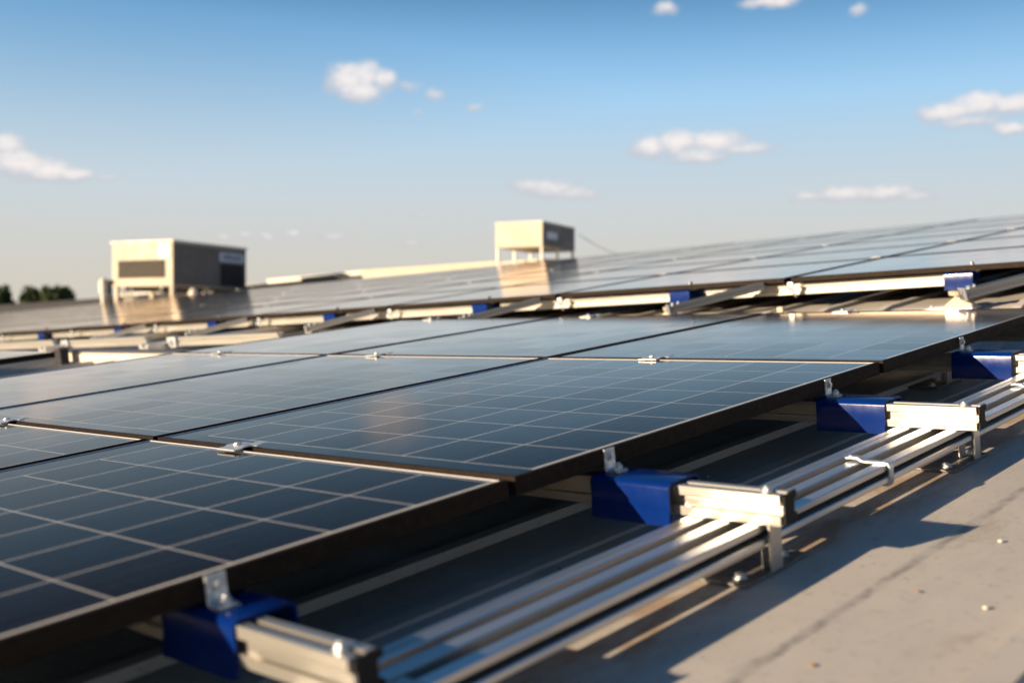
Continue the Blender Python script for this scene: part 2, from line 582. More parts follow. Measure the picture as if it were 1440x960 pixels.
ribs = [(.065, .034, .016), (-.125, .040, .004)] + [(.065 + .29 * k, .034, .016) for k in range(1, 110)] + [(-.955 - .36 * k, .05, .014) for k in range(0, 16)]
ys = set()
y = -7.0
for c, wd, h in ribs:
    for d in (-wd / 2 - .008, -wd / 2, wd / 2, wd / 2 + .008):
        ys.add(round(c + d, 4))
ys |= {-.672, -.692, -.83, -.75, -.60, -.45, -.30, -7.0, 34.0}
ys = sorted(v for v in ys if -7 <= v <= 34)
xs = [-6 + .5 * i for i in range(8)] + [-2 + .2 * i for i in range(20)] + [2 + .1 * i for i in range(22)] + [4.2 + .3 * i for i in range(20)] + [10.2 + .15 * i for i in range(16)] + [12.6 + .6 * i for i in range(24)]


def prof(y):
    for c, wd, h in ribs:
        if abs(y - c) <= wd / 2 + .0005:
            return h
    if y < -.69:
        return -.0022
    return 0


bm = bmesh.new()
rows = []
for x in xs:
    rows.append([bm.verts.new((x, yy, roof_h(x, yy) + prof(yy) + (.0012 * noise.noise(Vector((x * 2.1, yy * 3.3, 0)))))) for yy in ys])
for a, b_ in zip(rows, rows[1:]):
    for i in range(len(ys) - 1):
        bm.faces.new((a[i], b_[i], b_[i + 1], a[i + 1]))
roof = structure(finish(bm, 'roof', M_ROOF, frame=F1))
# facade of the hall that carries the roof
x0, x1, y0, y1 = xs[0] + .05, xs[-1] - .05, -6.95, 33.95
bm = bmesh.new()
cor = [Vector(F1 @ Vector((x, y, roof_h(x, y) - .03))) for x, y in ((x0, y0), (x1, y0), (x1, y1), (x0, y1))]
for i in range(4):
    a, b_ = cor[i], cor[(i + 1) % 4]
    N = 40
    prev = None
    for k in range(N + 1):
        p = a.lerp(b_, k / N)
        top = bm.verts.new((p.x, p.y, min(p.z, a.z + (b_.z - a.z) * k / N) - .02))
        bot = bm.verts.new((p.x, p.y, 0))
        if prev:
            bm.faces.new((prev[1], bot, top, prev[0]))
        prev = (top, bot)
fac = finish(bm, 'hall_wall', M_WALL, frame=Matrix())
tag(fac, 'grey clad walls of the industrial hall carrying the solar roof', 'building')

# ------------------------------------------------------------------ solar panel (module)
UN, UF = -.40 * CELL, 8.12 * CELL      # near and far outer edge along X
VR, VL = -.12 * CELL, 6.67 * CELL      # right and left outer edge along Y, first line column at 0
FW_, LIP, DEP = .011, .0019, .032


def make_panel(name, label, frame, loc):
    root = thing(name, label, 'solar panel', frame, loc)
    bm = bmesh.new()
    box(bm, UN + .006, UF - .006, VR + .006, VL - .006, -.0065, -LIP, 0)
    finish(bm, 'glass', M_GLASS, root)
    bm = bmesh.new()
    O = [(UN, VR), (UF, VR), (UF, VL), (UN, VL)]

    def ring(ins, z):
        return [bm.verts.new((x + (ins if x == UN else -ins), y + (ins if y == VR else -ins), z)) for x, y in O]
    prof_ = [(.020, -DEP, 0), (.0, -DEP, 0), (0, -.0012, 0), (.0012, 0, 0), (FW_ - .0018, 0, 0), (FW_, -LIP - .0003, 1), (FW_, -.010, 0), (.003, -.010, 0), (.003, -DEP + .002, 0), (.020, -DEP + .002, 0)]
    rs = [ring(a, z) for a, z, _ in prof_]
    for i in range(len(rs)):
        j = (i + 1) % len(rs)
        mi = prof_[j][2] if j else 0
        for k in range(4):
            l = (k + 1) % 4
            f = bm.faces.new((rs[i][k], rs[i][l], rs[j][l], rs[j][k]))
            f.material_index = mi
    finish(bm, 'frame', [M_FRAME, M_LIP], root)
    bm = bmesh.new()
    box(bm, .55, .67, .45, .55, -.024, -.0068, 0, .002)
    finish(bm, 'junction_box', M_BLACK, root)
    return root


PU, PV = 8.60 * CELL, 6.92 * CELL
base_panel = None
dark_frame = None
labels1 = {
    (-1, 0): 'nearest dark solar panel at the bottom left, closest to the camera',
    (-1, 1): 'dark solar panel left of the nearest one, cut by the left frame edge',
    (0, 0): 'solar panel in sharp focus in the middle of the front array, on the right edge',
    (0, 1): 'solar panel left of the sharpest one, in the middle row of the front array',
    (0, 2): 'grey reflecting solar panel, leftmost of the middle row of the front array',
    (1, 0): 'solar panel at the far right corner of the front array',
    (1, 1): 'middle solar panel of the farthest row in the front array',
    (1, 2): 'leftmost solar panel of the farthest row in the front array',
    (-1, 2): 'leftmost solar panel of the nearest row of the front array'}
for (i, j), lb in labels1.items():
    dy = {-1: .004, 0: 0, 1: -.005}[i]
    loc = (i * PU, -CELL + j * PV + dy, {-1: -.002, 0: 0, 1: .001}[i])
    if base_panel is None:
        base_panel = make_panel('solar_panel', lb, F1, loc)
        base_panel['group'] = 'solar panels of the front array'
        dark_frame = [c for c in base_panel.children if c.name.startswith('frame')][0].data.copy()
        dark_frame.materials[1] = M_FRAME
    else:
        o_ = dup(base_panel, F1, loc, lb)
        if i == 1:
            dark_edge(o_)
# neighbouring array to the left (its right edge shows at the left border)
for k, (lx, ly) in enumerate(((0.02, 4.50), (-1.42, 4.50), (0.02, 5.66))):
    dup(base_panel, F1, (lx, ly, -.005 - .012 * (k == 2)), ['solar panel at the left border whose black edge shows above the rails', 'solar panel beyond the left border, near end of the side array', 'outer solar panel of the side array at the left border'][k], group='solar panels of the side array')
# far array on the rising part of the roof: landscape modules, six rows deep
RZ = Matrix.Rotation(R(90), 4, 'Z')
NCOL, NROW = 20, 6
for c in range(NCOL):
    for r in range(NROW):
        # rotated: module X -> +Y, module Y -> -X
        loc = (1.075 + r * 1.165, -.335 + c * 1.416 - 1.416 * 1 + .07, 0)
        o_ = dup(base_panel, F2, loc, 'far array panel, %s row from the front, %s column counted from the right' % (ORD[r], ORD[c]), rot=RZ, group='solar panels of the far array', scale=(.975, .985, .72))
        dark_edge(o_)

# ------------------------------------------------------------------ cross rails (along Y) with caps, covers, bolts
H_R, W_R = .051, .042


def rail_profile(w=W_R, h=H_R, z=0.0):
    a = h * .31
    g = .010
    return [(0, z), (0, z + a), (g, z + a), (g, z + h - a), (0, z + h - a), (0, z + h - .001), (.001, z + h), (w * .36, z + h), (w * .36, z + h - .012), (w * .64, z + h - .012), (w * .64, z + h),
            (w - .001, z + h), (w, z + h - .001), (w, z + h - a), (w - g, z + h - a), (w - g, z + a), (w, z + a), (w, z)]


def cross_rail(label, frame, loc, length, cover=(.0, .0), cap=True, group='cross rails', bolt=True):
    """runs along +Y from its visible end"""
    root = thing('cross_rail', label, 'mounting rail', frame, loc, group)
    bm = bmesh.new()
    extrude_profile(bm, rail_profile(), 0, length, 'Y')
    finish(bm, 'profile', M_ALU_Y, root)
    if cover[1] > cover[0]:
        bm = bmesh.new()
        a = H_R * .31
        box(bm, .0030, .0095, cover[0], cover[1], a + .0028, H_R - a - .0028, 0, .0006)
        finish(bm, 'cover_strip', M_ALU_Y, root)
    if cap:
        bm = bmesh.new()
        pts = [(.006, .002), (.006, .016), (.012, .018), (.012, .033), (.006, .035), (.006, H_R - .003), (.046, H_R + .001), (.047, H_R - .010), (.038, H_R - .013), (.038, .018), (.047, .014), (.047, .003)]
        extrude_profile(bm, pts, -.0055, -.0003, 'Y')
        finish(bm, 'end_cap', M_BLACK, root)
    if bolt:
        bm = bmesh.new()
        hexbolt(bm, (W_R * .42, .032, H_R), .0066, .005, stub=.002)
        finish(bm, 'bolt', M_ZINC, root)
    return root


RAILS = [(-.668, -.476), (.158, -.545), (1.010, -.549), (1.868, -.552), (2.60, -.55)]
RL = ['blurred aluminium cross rail end nearest the camera at the bottom', 'sunlit aluminium cross rail end above the middle roof foot, second nearest', 'sharp sunlit aluminium cross rail end, third nearest, above the arched foot',
      'aluminium cross rail cut by the right frame edge', 'farthest aluminium cross rail under the front array']
RTOP = -.048
for (x, y), lb in zip(RAILS, RL):
    cross_rail(lb, F1, (x, y, RTOP - H_R), 3.22 - y, cover=(-.004, .175))
# two more under the nearest panel row
for x, lb in ((-1.42, 'shaded aluminium cross rail under the near left panel'),):
    cross_rail(lb, F1, (x, -.30, RTOP - H_R), 3.5, cap=False, bolt=False)

# ------------------------------------------------------------------ blue mounting blocks, angle brackets
def mounting_block(label, frame, loc, k=1.0):
    """origin: front right top corner under panel edge; runs to -Y; X depth .095"""
    root = thing('mounting_block', label, 'mounting block', frame, loc, 'blue mounting blocks')
    bm = bmesh.new()
    D, Hh, T = .096, .074, .0045
    r = .008
    path = [(T / 2 - .004, -Hh), (T / 2, -Hh * .6), (T / 2, -r - T / 2), (T / 2 + r * .3, -T / 2 - r * .3), (T / 2 + r, -T / 2), (D - T / 2 - r, -T / 2), (D - T / 2 - r * .3, -T / 2 - r * .3), (D - T / 2, -T / 2 - r), (D - T / 2, -Hh * .55)]
    strip(bm, path, T, -.168 * k, 0, axis='Y')
    finish(bm, 'housing', M_BLUE, root, smooth_angle=50)
    bm = bmesh.new()
    box(bm, .012, D - .012, -.150 * k, -.010 * k, -.010, -.0048, 0)
    finish(bm, 'rubber_pad', M_BLACK, root)
    return root


def angle_bracket(label, frame, loc, group='angle brackets'):
    """L plate: upright leg against the panel frame (plane Y), foot runs to -Y"""
    root = thing('angle_bracket', label, 'bracket', frame, loc, group)
    bm = bmesh.new()
    strip(bm, [(-.0015, .041), (-.0015, .030), (-.0015, .0065), (-.003, .003), (-.0065, .0015), (-.020, .0015), (-.030, .0015)], .003, -.015, .015, axis='X')
    finish(bm, 'plate', M_ZINC, root, smooth_angle=40)
    bm = bmesh.new()
    hexbolt(bm, (.001, -.003, .027), .0062, .0050, True, (0, -1, 0))
    finish(bm, 'bolt', M_ZINC, root)
    bm = bmesh.new()
    tube(bm, (0, -.021, .003), (0, -.021, .0055), .0135, 20)
    hexbolt(bm, (0, -.021, .0055), .0075, .007, False, (0, 0, 1), .004)
    finish(bm, 'bolt', M_ZINC, root)
    return root


BX = [-.672, .137, 1.003, 1.850, 2.585]
BL = ['blurred blue mounting block at the bottom, nearest the camera', 'blue mounting block below the near corner of the sharp panel, half in shade',
      'sharp blue mounting block with diagonal shadow, third nearest', 'blue mounting block at the right frame edge, fourth nearest', 'farthest blue mounting block of the front array']
AL = ['blurred steel angle bracket on the nearest blue block', 'steel angle bracket with bluish bolt on the second blue block', 'steel angle bracket on the third nearest blue block, in sharp focus',
      'steel angle bracket on the blue block at the right edge', 'steel angle bracket on the farthest blue block of the front array']
for k, x in enumerate(BX):
    mounting_block(BL[k], F1, (x, -.180 + (.083 if k == 0 else 0), -.042))
    angle_bracket(AL[k], F1, (x + (.050 if k else .030), -.1865 - (.005 if k >= 3 else 0), -.0418))

# ------------------------------------------------------------------ long rails (along X)
ZT, ZB = -.1005, -.136


def long_rails(tagtxt, frame, x0, x1, yoff=0.0, zoff=0.0, group='long rails'):
    root = thing('long_rail', 'wide aluminium long rail with two flanges, ' + tagtxt, 'mounting rail', frame, (x0, yoff, zoff), group)
    bm = bmesh.new()
    L = x1 - x0
    pts = [(-.509, ZB), (-.511, ZB + .002), (-.511, ZB + .010), (-.509, ZB + .012), (-.488, ZB + .012), (-.488, ZT - .012), (-.507, ZT - .012), (-.508, ZT - .0015), (-.5065, ZT), (-.484, ZT), (-.4825, ZT - .0015), (-.4825, ZT - .027), (-.4535, ZT - .027), (-.4535, ZT - .0015), (-.452, ZT),
           (-.4275, ZT), (-.426, ZT - .001), (-.4275, ZT - .003), (-.4490, ZT - .0035), (-.4490, ZB)]
    extrude_profile(bm, pts, 0, L, 'X')
    finish(bm, 'profile', M_ALU_X, root)
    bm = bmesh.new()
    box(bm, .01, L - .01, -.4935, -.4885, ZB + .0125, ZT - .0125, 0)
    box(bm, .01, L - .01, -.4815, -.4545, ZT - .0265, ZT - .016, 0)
    finish(bm, 'channel_shade_strip', M_BLACK, root)  # black strips stand in for the shade inside channel and slot
    r2 = thing('long_rail', 'narrow aluminium long rail beside the wide one, ' + tagtxt, 'mounting rail', frame, (x0, yoff, zoff), group)
    bm = bmesh.new()
    pts = [(-.403, ZT - .010), (-.403, ZT - .0015), (-.4015, ZT), (-.3885, ZT), (-.3885, ZT - .006), (-.3840, ZT - .006), (-.3840, ZT), (-.3695, ZT), (-.368, ZT - .0015), (-.368, ZT - .010)]
    extrude_profile(bm, pts, 0, L, 'X')
    finish(bm, 'profile', M_ALU_X, r2)


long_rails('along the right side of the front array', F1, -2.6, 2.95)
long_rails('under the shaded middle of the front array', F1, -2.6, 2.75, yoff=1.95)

# ------------------------------------------------------------------ rail feet
def rail_foot(label, frame, loc, arched=False, group='rail feet'):
    root = thing('roof_bracket', label, 'roof bracket', frame, loc, group)
    bm = bmesh.new()
    box(bm, -.103, .103, -.013, .085, 0, .005, 0, .0012)
    finish(bm, 'base_plate', M_PLATE, root)
    bm = bmesh.new()
    if arched:
        path = [(-.012, .005), (-.012, .050), (-.011, .062), (-.006, .073), (.002, .080), (.014, .084), (.030, .0845)]
        strip(bm, path, .0035, .020, .052, axis='X')
    else:
        path = [(-.012, .005), (-.012, .030), (-.012, .080), (-.009, .0835), (-.004, .0845), (.030, .0845)]
        strip(bm, path, .0045, -.022, .014, axis='X')
    finish(bm, 'strap', M_ALU_Y, root, smooth_angle=35)
    bm = bmesh.new()
    if arched:
        box(bm, .018, .054, .020, .024, .005, .046, 0, .001)
    else:
        box(bm, -.021, .013, .002, .006, .005, .040, 0, .001)
    finish(bm, 'web_plate', M_ALU_Y, root)
    for sx, sy in ((-.072, .016), (.068, .018)):
        bm = bmesh.new()
        hexbolt(bm, (sx, sy, .005), .0080, .006, True, stub=.002)
        finish(bm, 'bolt', M_ZINC, root)
    return root


rail_foot('roof foot with flat strap holding the long rail below the second cross rail', F1, (.190, -.505, -.184))
rail_foot('roof foot with arched strap below the third cross rail', F1, (1.065, -.503, -.184), True)
rail_foot('roof foot of the long rail at the right frame edge', F1, (2.02, -.503, -.184), True)
rail_foot('roof foot of the long rail under the nearest cross rail', F1, (-.60, -.500, -.184))
rail_foot('dark shaded roof foot behind the blue block at the right', F1, (2.16, -.04, -.184))


def rail_clamp(label, frame, loc, group='rail clamps'):
    root = thing('rail_clamp', label, 'clamp', frame, loc, group)
    bm = bmesh.new()
    path = [(-.424, .0075), (-.440, .0090), (-.449, .0080), (-.456, .0035), (-.464, .0020), (-.480, .0022), (-.503, .0022), (-.5105, .0005), (-.5125, -.004), (-.5125, -.036), (-.509, -.0405), (-.498, -.0410)]
    strip(bm, path, .0036, -.0085, .0085, axis='X')
    finish(bm, 'hook', M_ZINC, root, smooth_angle=40)
    bm = bmesh.new()
    hexbolt(bm, (0, -.431, .0092), .004, .003, False)
    finish(bm, 'screw', M_ZINC, root)
    return root


rail_clamp('bent steel clamp hooked over the wide rail between the two middle feet', F1, (.650, 0, ZT))
rail_clamp('bent steel clamp hooked over the wide rail beyond the arched foot', F1, (1.62, 0, ZT))

# ------------------------------------------------------------------ panel clamps on the seams
def panel_clamp(label, frame, loc, rot=None, group='panel clamps'):
    root = thing('panel_clamp', label, 'clamp', frame, loc, group, rot)
    bm = bmesh.new()
    strip(bm, [(-.034, .0018), (-.014, .0018), (-.009, .0045), (.009, .0045), (.014, .0018), (.034, .0018)], .0028, -.034, .030, axis='Y')
    finish(bm, 'plate', M_ZINC, root, smooth_angle=30)
    bm = bmesh.new()
    strip(bm, [(.012, .004), (.030, .007), (.040, .006)], .0022, -.050, -.020, axis='Y')
    finish(bm, 'spring_tab', M_ZINC, root, smooth_angle=30)
    bm = bmesh.new()
    hexbolt(bm, (0, .004, .0062), .0060, .0022, True)
    finish(bm, 'bolt', M_ZINC, root)
    return root


first_clamp = panel_clamp('steel clamp on the near seam, beside the nearest panel', F1, (-.074, .60, 0))
for p, lb in (((-.074, 1.735, 0), 'steel clamp on the near seam at the left border'), ((1.356, .53, 0), 'steel clamp on the far seam right of the middle, above the sharp panel'),
              ((1.356, 1.80, 0), 'steel clamp on the far seam near the picture middle'), ((1.356, 2.86, 0), 'steel clamp at the left end of the far seam'),
              ((2.785, .60, 0), 'steel clamp on the far edge of the right far panel'), ((2.785, 1.90, 0), 'steel clamp on the far edge of the middle far panel'),
              ((2.785, 3.0, 0), 'steel clamp on the far edge of the left far panel')):
    dup(first_clamp, F1, p, lb)
# far array: clamps on the seams that run away from the camera
RZ90 = Matrix.Rotation(R(90), 4, 'Z')
k = 0
for r in range(1, 4):
    for c in range(0, 8):
        dup(first_clamp, F2, (r * 1.165 - .02, .30 + c * 1.416 - .6, .001), 'clamp on the far array, %s seam back, %s from the right' % (ORD[r - 1], ORD[c]), group='panel clamps of the far array', scale=(.9, .9, .5))

# ------------------------------------------------------------------ front of the far array: cross rails, blocks, feet, long rails
for k in range(0, 12):
    y = .20 + k * 1.416
    if k < 11:
        cross_rail('lit cross rail under the far array edge, %s bay from the right' % ORD[k + 1], F2, (.04, y + .14, -.0355 - H_R), 1.22, cap=False, bolt=False, group='cross rails of the far array')
    bl = mounting_block('blue mounting block under the far array, %s from the right' % ORD[k], F2, (-.012, y + .13, -.028), .72)
    bl['group'] = 'blue mounting blocks of the far array'
    angle_bracket('steel angle bracket on the far array edge, %s from the right' % ORD[k], F2, (.03, y + .02, -.030), 'angle brackets of the far array')
    if k < 6:
        x0 = -.30
        p0, p1 = Vector((-.30, y - .045, -.118)), Vector((-.012, y - .42, -.048))
        dv = (p1 - p0)
        ax = dv.normalized()
        ay = Vector((0, 0, 1)).cross(ax).normalized()
        az = ax.cross(ay)
        rt = Matrix((ax, ay, az)).transposed().to_4x4()
        root = thing('brace_rail', 'grey aluminium brace rail below the far array, %s from the right' % ORD[k], 'mounting rail', F2, p0, 'brace rails of the far array', rt)
        bm = bmesh.new()
        extrude_profile(bm, [(-.030, 0), (-.030, .012), (-.022, .013), (-.022, .024), (-.030, .025), (-.030, .038), (-.010, .038), (-.008, .020), (.008, .020), (.010, .038), (.030, .038), (.030, 0)], 0, dv.length, 'X')
        finish(bm, 'profile', M_ALU_D, root)
        bm = bmesh.new()
        box(bm, .0, .010, -.036, .036, -.006, .046, 0, .002)
        finish(bm, 'end_bracket', M_ZINC, root)
        bm = bmesh.new()
        box(bm, -.012, .010, .040, .125, .012, .030, 0, .003)
        finish(bm, 'lug', M_CREAM, root)
        bm = bmesh.new()
        hexbolt(bm, (.03, -.01, .038), .008, .010)
        hexbolt(bm, (.06, .01, .038), .006, .008)
        finish(bm, 'bolt', M_ZINC, root)
        ft = thing('roof_bracket', 'lit roof foot below the far array, %s from the right' % ORD[k], 'roof bracket', F2, (x0 + .04, y - .03, -.162), 'rail feet of the far array')
        bm = bmesh.new()
        box(bm, -.05, .06, -.055, .15, 0, .010, 0, .002)
        finish(bm, 'base_plate', M_ZINC, ft)
        bm = bmesh.new()
        extrude_profile(bm, [(-.050, .010), (-.030, .030), (-.012, .052), (.030, .052), (.062, .028), (.080, .010)], .0, .030, 'X')
        finish(bm, 'web_plate', M_CREAM, ft)
        bm = bmesh.new()
        hexbolt(bm, (-.02, .12, .010), .009, .010)
        hexbolt(bm, (-.02, -.038, .010), .009, .010)
        finish(bm, 'bolt', M_ZINC, ft)
# crossing clamps where the seams of the far array meet the edge
for k in range(0, 9):
    y = 1.07 + k * 1.416
    root = thing('edge_clamp', 'lit clamp bundle at the far array edge, %s seam from the right' % ORD[k], 'clamp', F2, (-.03, y - .02, -.055), 'edge clamps of the far array')
    bm = bmesh.new()
    box(bm, 0, .010, -.014, .014, -.008, .032, 0, .002)
    box(bm, -.02, .0, -.014, .010, -.012, -.008, 0, .001)
    finish(bm, 'plate', M_ZINC, root)
    bm = bmesh.new()
    hexbolt(bm, (-.012, .0, -.012), .009, .010)
    tube(bm, (-.004, .010, .015), (-.014, -.035, -.035), .005, 10)
    finish(bm, 'bolt', M_ZINC, root)
    root = thing('roof_hook', 'pale roof hook on the roof before the far array, %s from the right' % ORD[k], 'roof bracket', F2, (-.12, y - .02, -.162), 'roof hooks')
    bm = bmesh.new()
    box(bm, -.03, .04, -.03, .05, 0, .010, 0, .002)
    box(bm, -.005, .02, .0, .03, .010, .034, 0, .003)
    finish(bm, 'body', M_CREAM, root)

# ------------------------------------------------------------------ rail bits left of the front array
for k, (a, b_, zz) in enumerate(((4.02, 5.12, -.036), (5.54, 6.64, -.056), (6.92, 8.6, -.078))):
    rt = Matrix.Rotation(-.022, 4, 'X')
    root = thing('cross_rail', ['bright cross rail left of the front array, nearest the blue sky panels', 'bright cross rail above the white roof curb', 'bright cross rail at the left border above the side array'][k], 'mounting rail', F1, (2.5, a, zz - .056), 'open cross rails', rt)
    bm = bmesh.new()
    extrude_profile(bm, rail_profile(.045, .056), 0, b_ - a, 'Y')
    finish(bm, 'profile', M_ALU_Y, root)
    bm = bmesh.new()
    box(bm, -.012, .055, b_ - a + .02, b_ - a + .12, -.010, .060, 0, .003)
    finish(bm, 'end_bracket', M_ZINC, root)
    bm = bmesh.new()
    tube(bm, (-.02, b_ - a + .07, .03), (-.012, b_ - a + .07, .03), .026, 18)
    hexbolt(bm, (-.02, b_ - a + .07, .03), .012, .01, False, (-1, 0, 0))
    finish(bm, 'bolt', M_ZINC, root)
for k, (yy, x0, x1, z) in enumerate(((5.30, 2.35, 4.6, -.13), (6.78, 2.35, 4.6, -.155), (4.0, 2.9, 4.9, -.125))):
    root = thing('long_rail', ['grey long rail ending between the two bright cross rails', 'grey long rail crossing at the junction above the dark post', 'grey long rail running from the front array corner to the far array'][k], 'mounting rail', F1, (x0, yy, z), 'open long rails')
    bm = bmesh.new()
    extrude_profile(bm, [(-.06, 0), (-.06, .014), (-.05, .015), (-.05, .028), (-.06, .029), (-.06, .042), (-.018, .042), (-.015, .022), (.015, .022), (.018, .042), (.06, .042), (.06, 0)], 0, x1 - x0, 'X')
    finish(bm, 'profile', M_ALU_X, root)
root = thing('roof_curb', 'bright white roof curb left behind the front array', 'curb', F1, (2.12, 4.4, -.24))
bm = bmesh.new()
box(bm, 0, .12, 0, 1.68, 0, .125, 0, .004)
finish(bm, 'curb_body', M_WHITE, root)
bm = bmesh.new()
box(bm, -.012, .135, -.01, 1.70, .1255, .134, 0, .002)
finish(bm, 'capping', M_GREYSHEET, root)
o = thing('support_post', 'square post coloured dark for shade, standing before the white roof curb', 'post', F1, (2.04, 5.82, -.23))
bm = bmesh.new()
box(bm, -.03, .03, -.045, .045, 0, .15, 0, .003)
finish(bm, 'post_shaft', M_DARKGRILLE, o)  # shade on the post is put into its dark colour
bm = bmesh.new()
box(bm, -.05, .05, -.07, .07, .1505, .160, 0, .002)
finish(bm, 'head_plate', M_GREYSHEET, o)
# rails under the side array
for k, (yy, z) in enumerate(((4.34, -.13), (4.23, -.135))):
    o = finish_bm = bmesh.new()
    root = thing('long_rail', ['long rail under the black edge of the side array', 'lower long rail in front of the side array'][k], 'mounting rail', F1, (-1.6, yy, z), 'long rails of the side array')
    extrude_profile(o, [(-.04, 0), (-.04, .012), (-.032, .013), (-.032, .024), (-.04, .025), (-.04, .038), (.04, .038), (.04, 0)], 0, 2.98, 'X')
    finish(o, 'profile', M_ALU_X, root)

# ------------------------------------------------------------------ rooftop units beyond the far array
def wl(p):
    return FW @ Vector(p)


def roof_under(p):
    """roof height (world z above ROOF_Z) below world point p"""
    q = F1.inverted() @ Vector((p[0], p[1], p[2] + ROOF_Z))
    for _ in range(6):
        z = roof_h(q.x, q.y)
        w = F1 @ Vector((q.x, q.y, z))
        q = q + F1.inverted().to_3x3() @ Vector((p[0] - w.x, p[1] - w.y, 0))
    return (F1 @ Vector((q.x, q.y, roof_h(q.x, q.y)))).z - ROOF_Z


# air-conditioning unit: corner nearest the camera, dark side along yaw 20, lit side along yaw 110
YAW = R(20)
L1, L2, HH = 2.85, 1.80, 1.03
cx, cy, ztop = 12.476, 21.969, 2.3165
zb = ztop - HH
rot = Matrix.Rotation(YAW, 4, 'Z')
hv = thing('air_conditioner', 'cream rooftop air conditioning unit with lit louvred end and dark long side', 'air conditioner', FW, (cx, cy, zb), None, rot)
bm = bmesh.new()
box(bm, 0, L1, 0, L2, 0, HH, 0, .012)
finish(bm, 'casing', M_CREAM, hv)
bm = bmesh.new()
box(bm, -.03, L1 + .03, -.03, L2 + .03, HH + .001, HH + .05, 0, .01)
finish(bm, 'lid', M_WHITE, hv)
# lit face is x = 0 plane: louvre grille
bm = bmesh.new()
box(bm, -.012, -.002, .22, 1.62, .20, .62, 0, .003)
for i in range(8):
    z = .225 + i * .048
    box(bm, -.030, -.0125, .235, 1.605, z, z + .010, 1)
finish(bm, 'end_grille', [M_DARKGRILLE, M_BEIGEGRILLE], hv)
bm = bmesh.new()
box(bm, -.016, -.002, .08, .40, .66, 1.0, 0, .004)
finish(bm, 'access_door', M_WHITE, hv)
bm = bmesh.new()
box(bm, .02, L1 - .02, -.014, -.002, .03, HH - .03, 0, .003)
finish(bm, 'side_shade_panel', M_GREYSHEET, hv)  # grey sheet puts the shade of the long side into colour
bm = bmesh.new()
box(bm, 1.78, 2.72, -.030, -.016, .07, .62, 0, .003)
for i in range(13):
    z = .09 + i * .040
    box(bm, 1.80, 2.70, -.050, -.030, z, z + .020, 0)
finish(bm, 'side_grille', M_DARKGRILLE, hv)
pl = bmesh.new()
box(pl, 1.72, 2.74, -.030, -.016, .67, .90, 0, .003)
plo = finish(pl, 'name_plate', M_SIGN, hv)
bm = bmesh.new()
random.seed(3)
xx = 1.86
while xx < 2.62:
    wd = random.choice((.05, .06, .075))
    box(bm, xx, xx + wd, -.034, -.0305, .735, .735 + random.choice((.09, .10, .12)), 0)
    xx += wd + .02
finish(bm, 'lettering', M_SIGNTXT, plo)
c20, s20 = math.cos(YAW), math.sin(YAW)
for lx, ly in ((.03, .03), (.03, L2 - .12), (L1 - .12, .03), (L1 - .12, L2 - .12), (L1 * .45, .03), (L1 * .45, L2 - .12)):
    wx, wy = cx + lx * c20 - ly * s20, cy + lx * s20 + ly * c20
    g = roof_under((wx, wy, 0))
    bm = bmesh.new()
    box(bm, lx, lx + .09, ly, ly + .09, g - zb, -.001, 0, .004)
    finish(bm, 'leg', M_CREAM, hv)
bm = bmesh.new()
box(bm, .0, L1, .30, .38, -.09, -.003, 0, .003)
box(bm, .0, L1, L2 - .38, L2 - .30, -.09, -.003, 0, .003)
finish(bm, 'base_frame', M_GREYSHEET, hv)

# raised water tank on legs
YT = R(16.7)
tk = thing('water_tank', 'cream box tank raised on thin legs beyond the far array', 'tank', FW, (12.993, 10.995, 2.0968 - .42), None, Matrix.Rotation(YT, 4, 'Z'))
bm = bmesh.new()
box(bm, 0, 1.44, 0, .90, 0, .42, 0, .012)
finish(bm, 'body', M_CREAM, tk)
bm = bmesh.new()
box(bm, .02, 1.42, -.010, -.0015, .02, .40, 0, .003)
finish(bm, 'side_shade_panel', M_GREYSHEET, tk)  # tank side turned away from the sun is coloured dark here
bm = bmesh.new()
box(bm, .15, .60, -.018, -.012, .15, .27, 0, .002)
finish(bm, 'name_plate', M_SIGN, tk)
bm = bmesh.new()
box(bm, -.012, 1.452, -.012, .912, .4215, .440, 0, .004)
finish(bm, 'lid', M_WHITE, tk)
ct, st = math.cos(YT), math.sin(YT)
for lx, ly in ((.0, .0), (.0, .84), (1.38, .0), (1.38, .84), (.68, .0), (.68, .84)):
    wx, wy = 12.993 + lx * ct - ly * st, 10.995 + lx * st + ly * ct
    g = roof_under((wx, wy, 0))
    bm = bmesh.new()
    box(bm, lx + .01, lx + .048, ly + .01, ly + .048, g - (2.0968 - .42), -.001, 0, .003)
    finish(bm, 'leg', M_WHITE, tk)
# guy cable from the tank towards the right
bm = bmesh.new()
A, B = Vector((14.30, 11.25, 1.98)), Vector((12.6, 8.58, 1.35))
prev = None
for i in range(13):
    q = A.lerp(B, i / 12) + Vector((0, 0, -.10 * math.sin(math.pi * i / 12)))
    if prev is not None:
        tube(bm, prev, q, .006, 6, cap=False)
    prev = q
tag(finish(bm, 'guy_cable', M_DARKGRILLE, frame=FW), 'thin dark cable sagging from the raised tank to the right', 'cable')
# small stand where the cable ends
g = roof_under((12.6, 8.58, 0))
o = thing('cable_post', 'thin post holding the sagging cable behind the far array', 'post', FW, (12.6, 8.58, g))
bm = bmesh.new()
tube(bm, (0, 0, -.02), (0, 0, 1.36 - g), .015, 10)
finish(bm, 'post_shaft', M_ZINC, o)

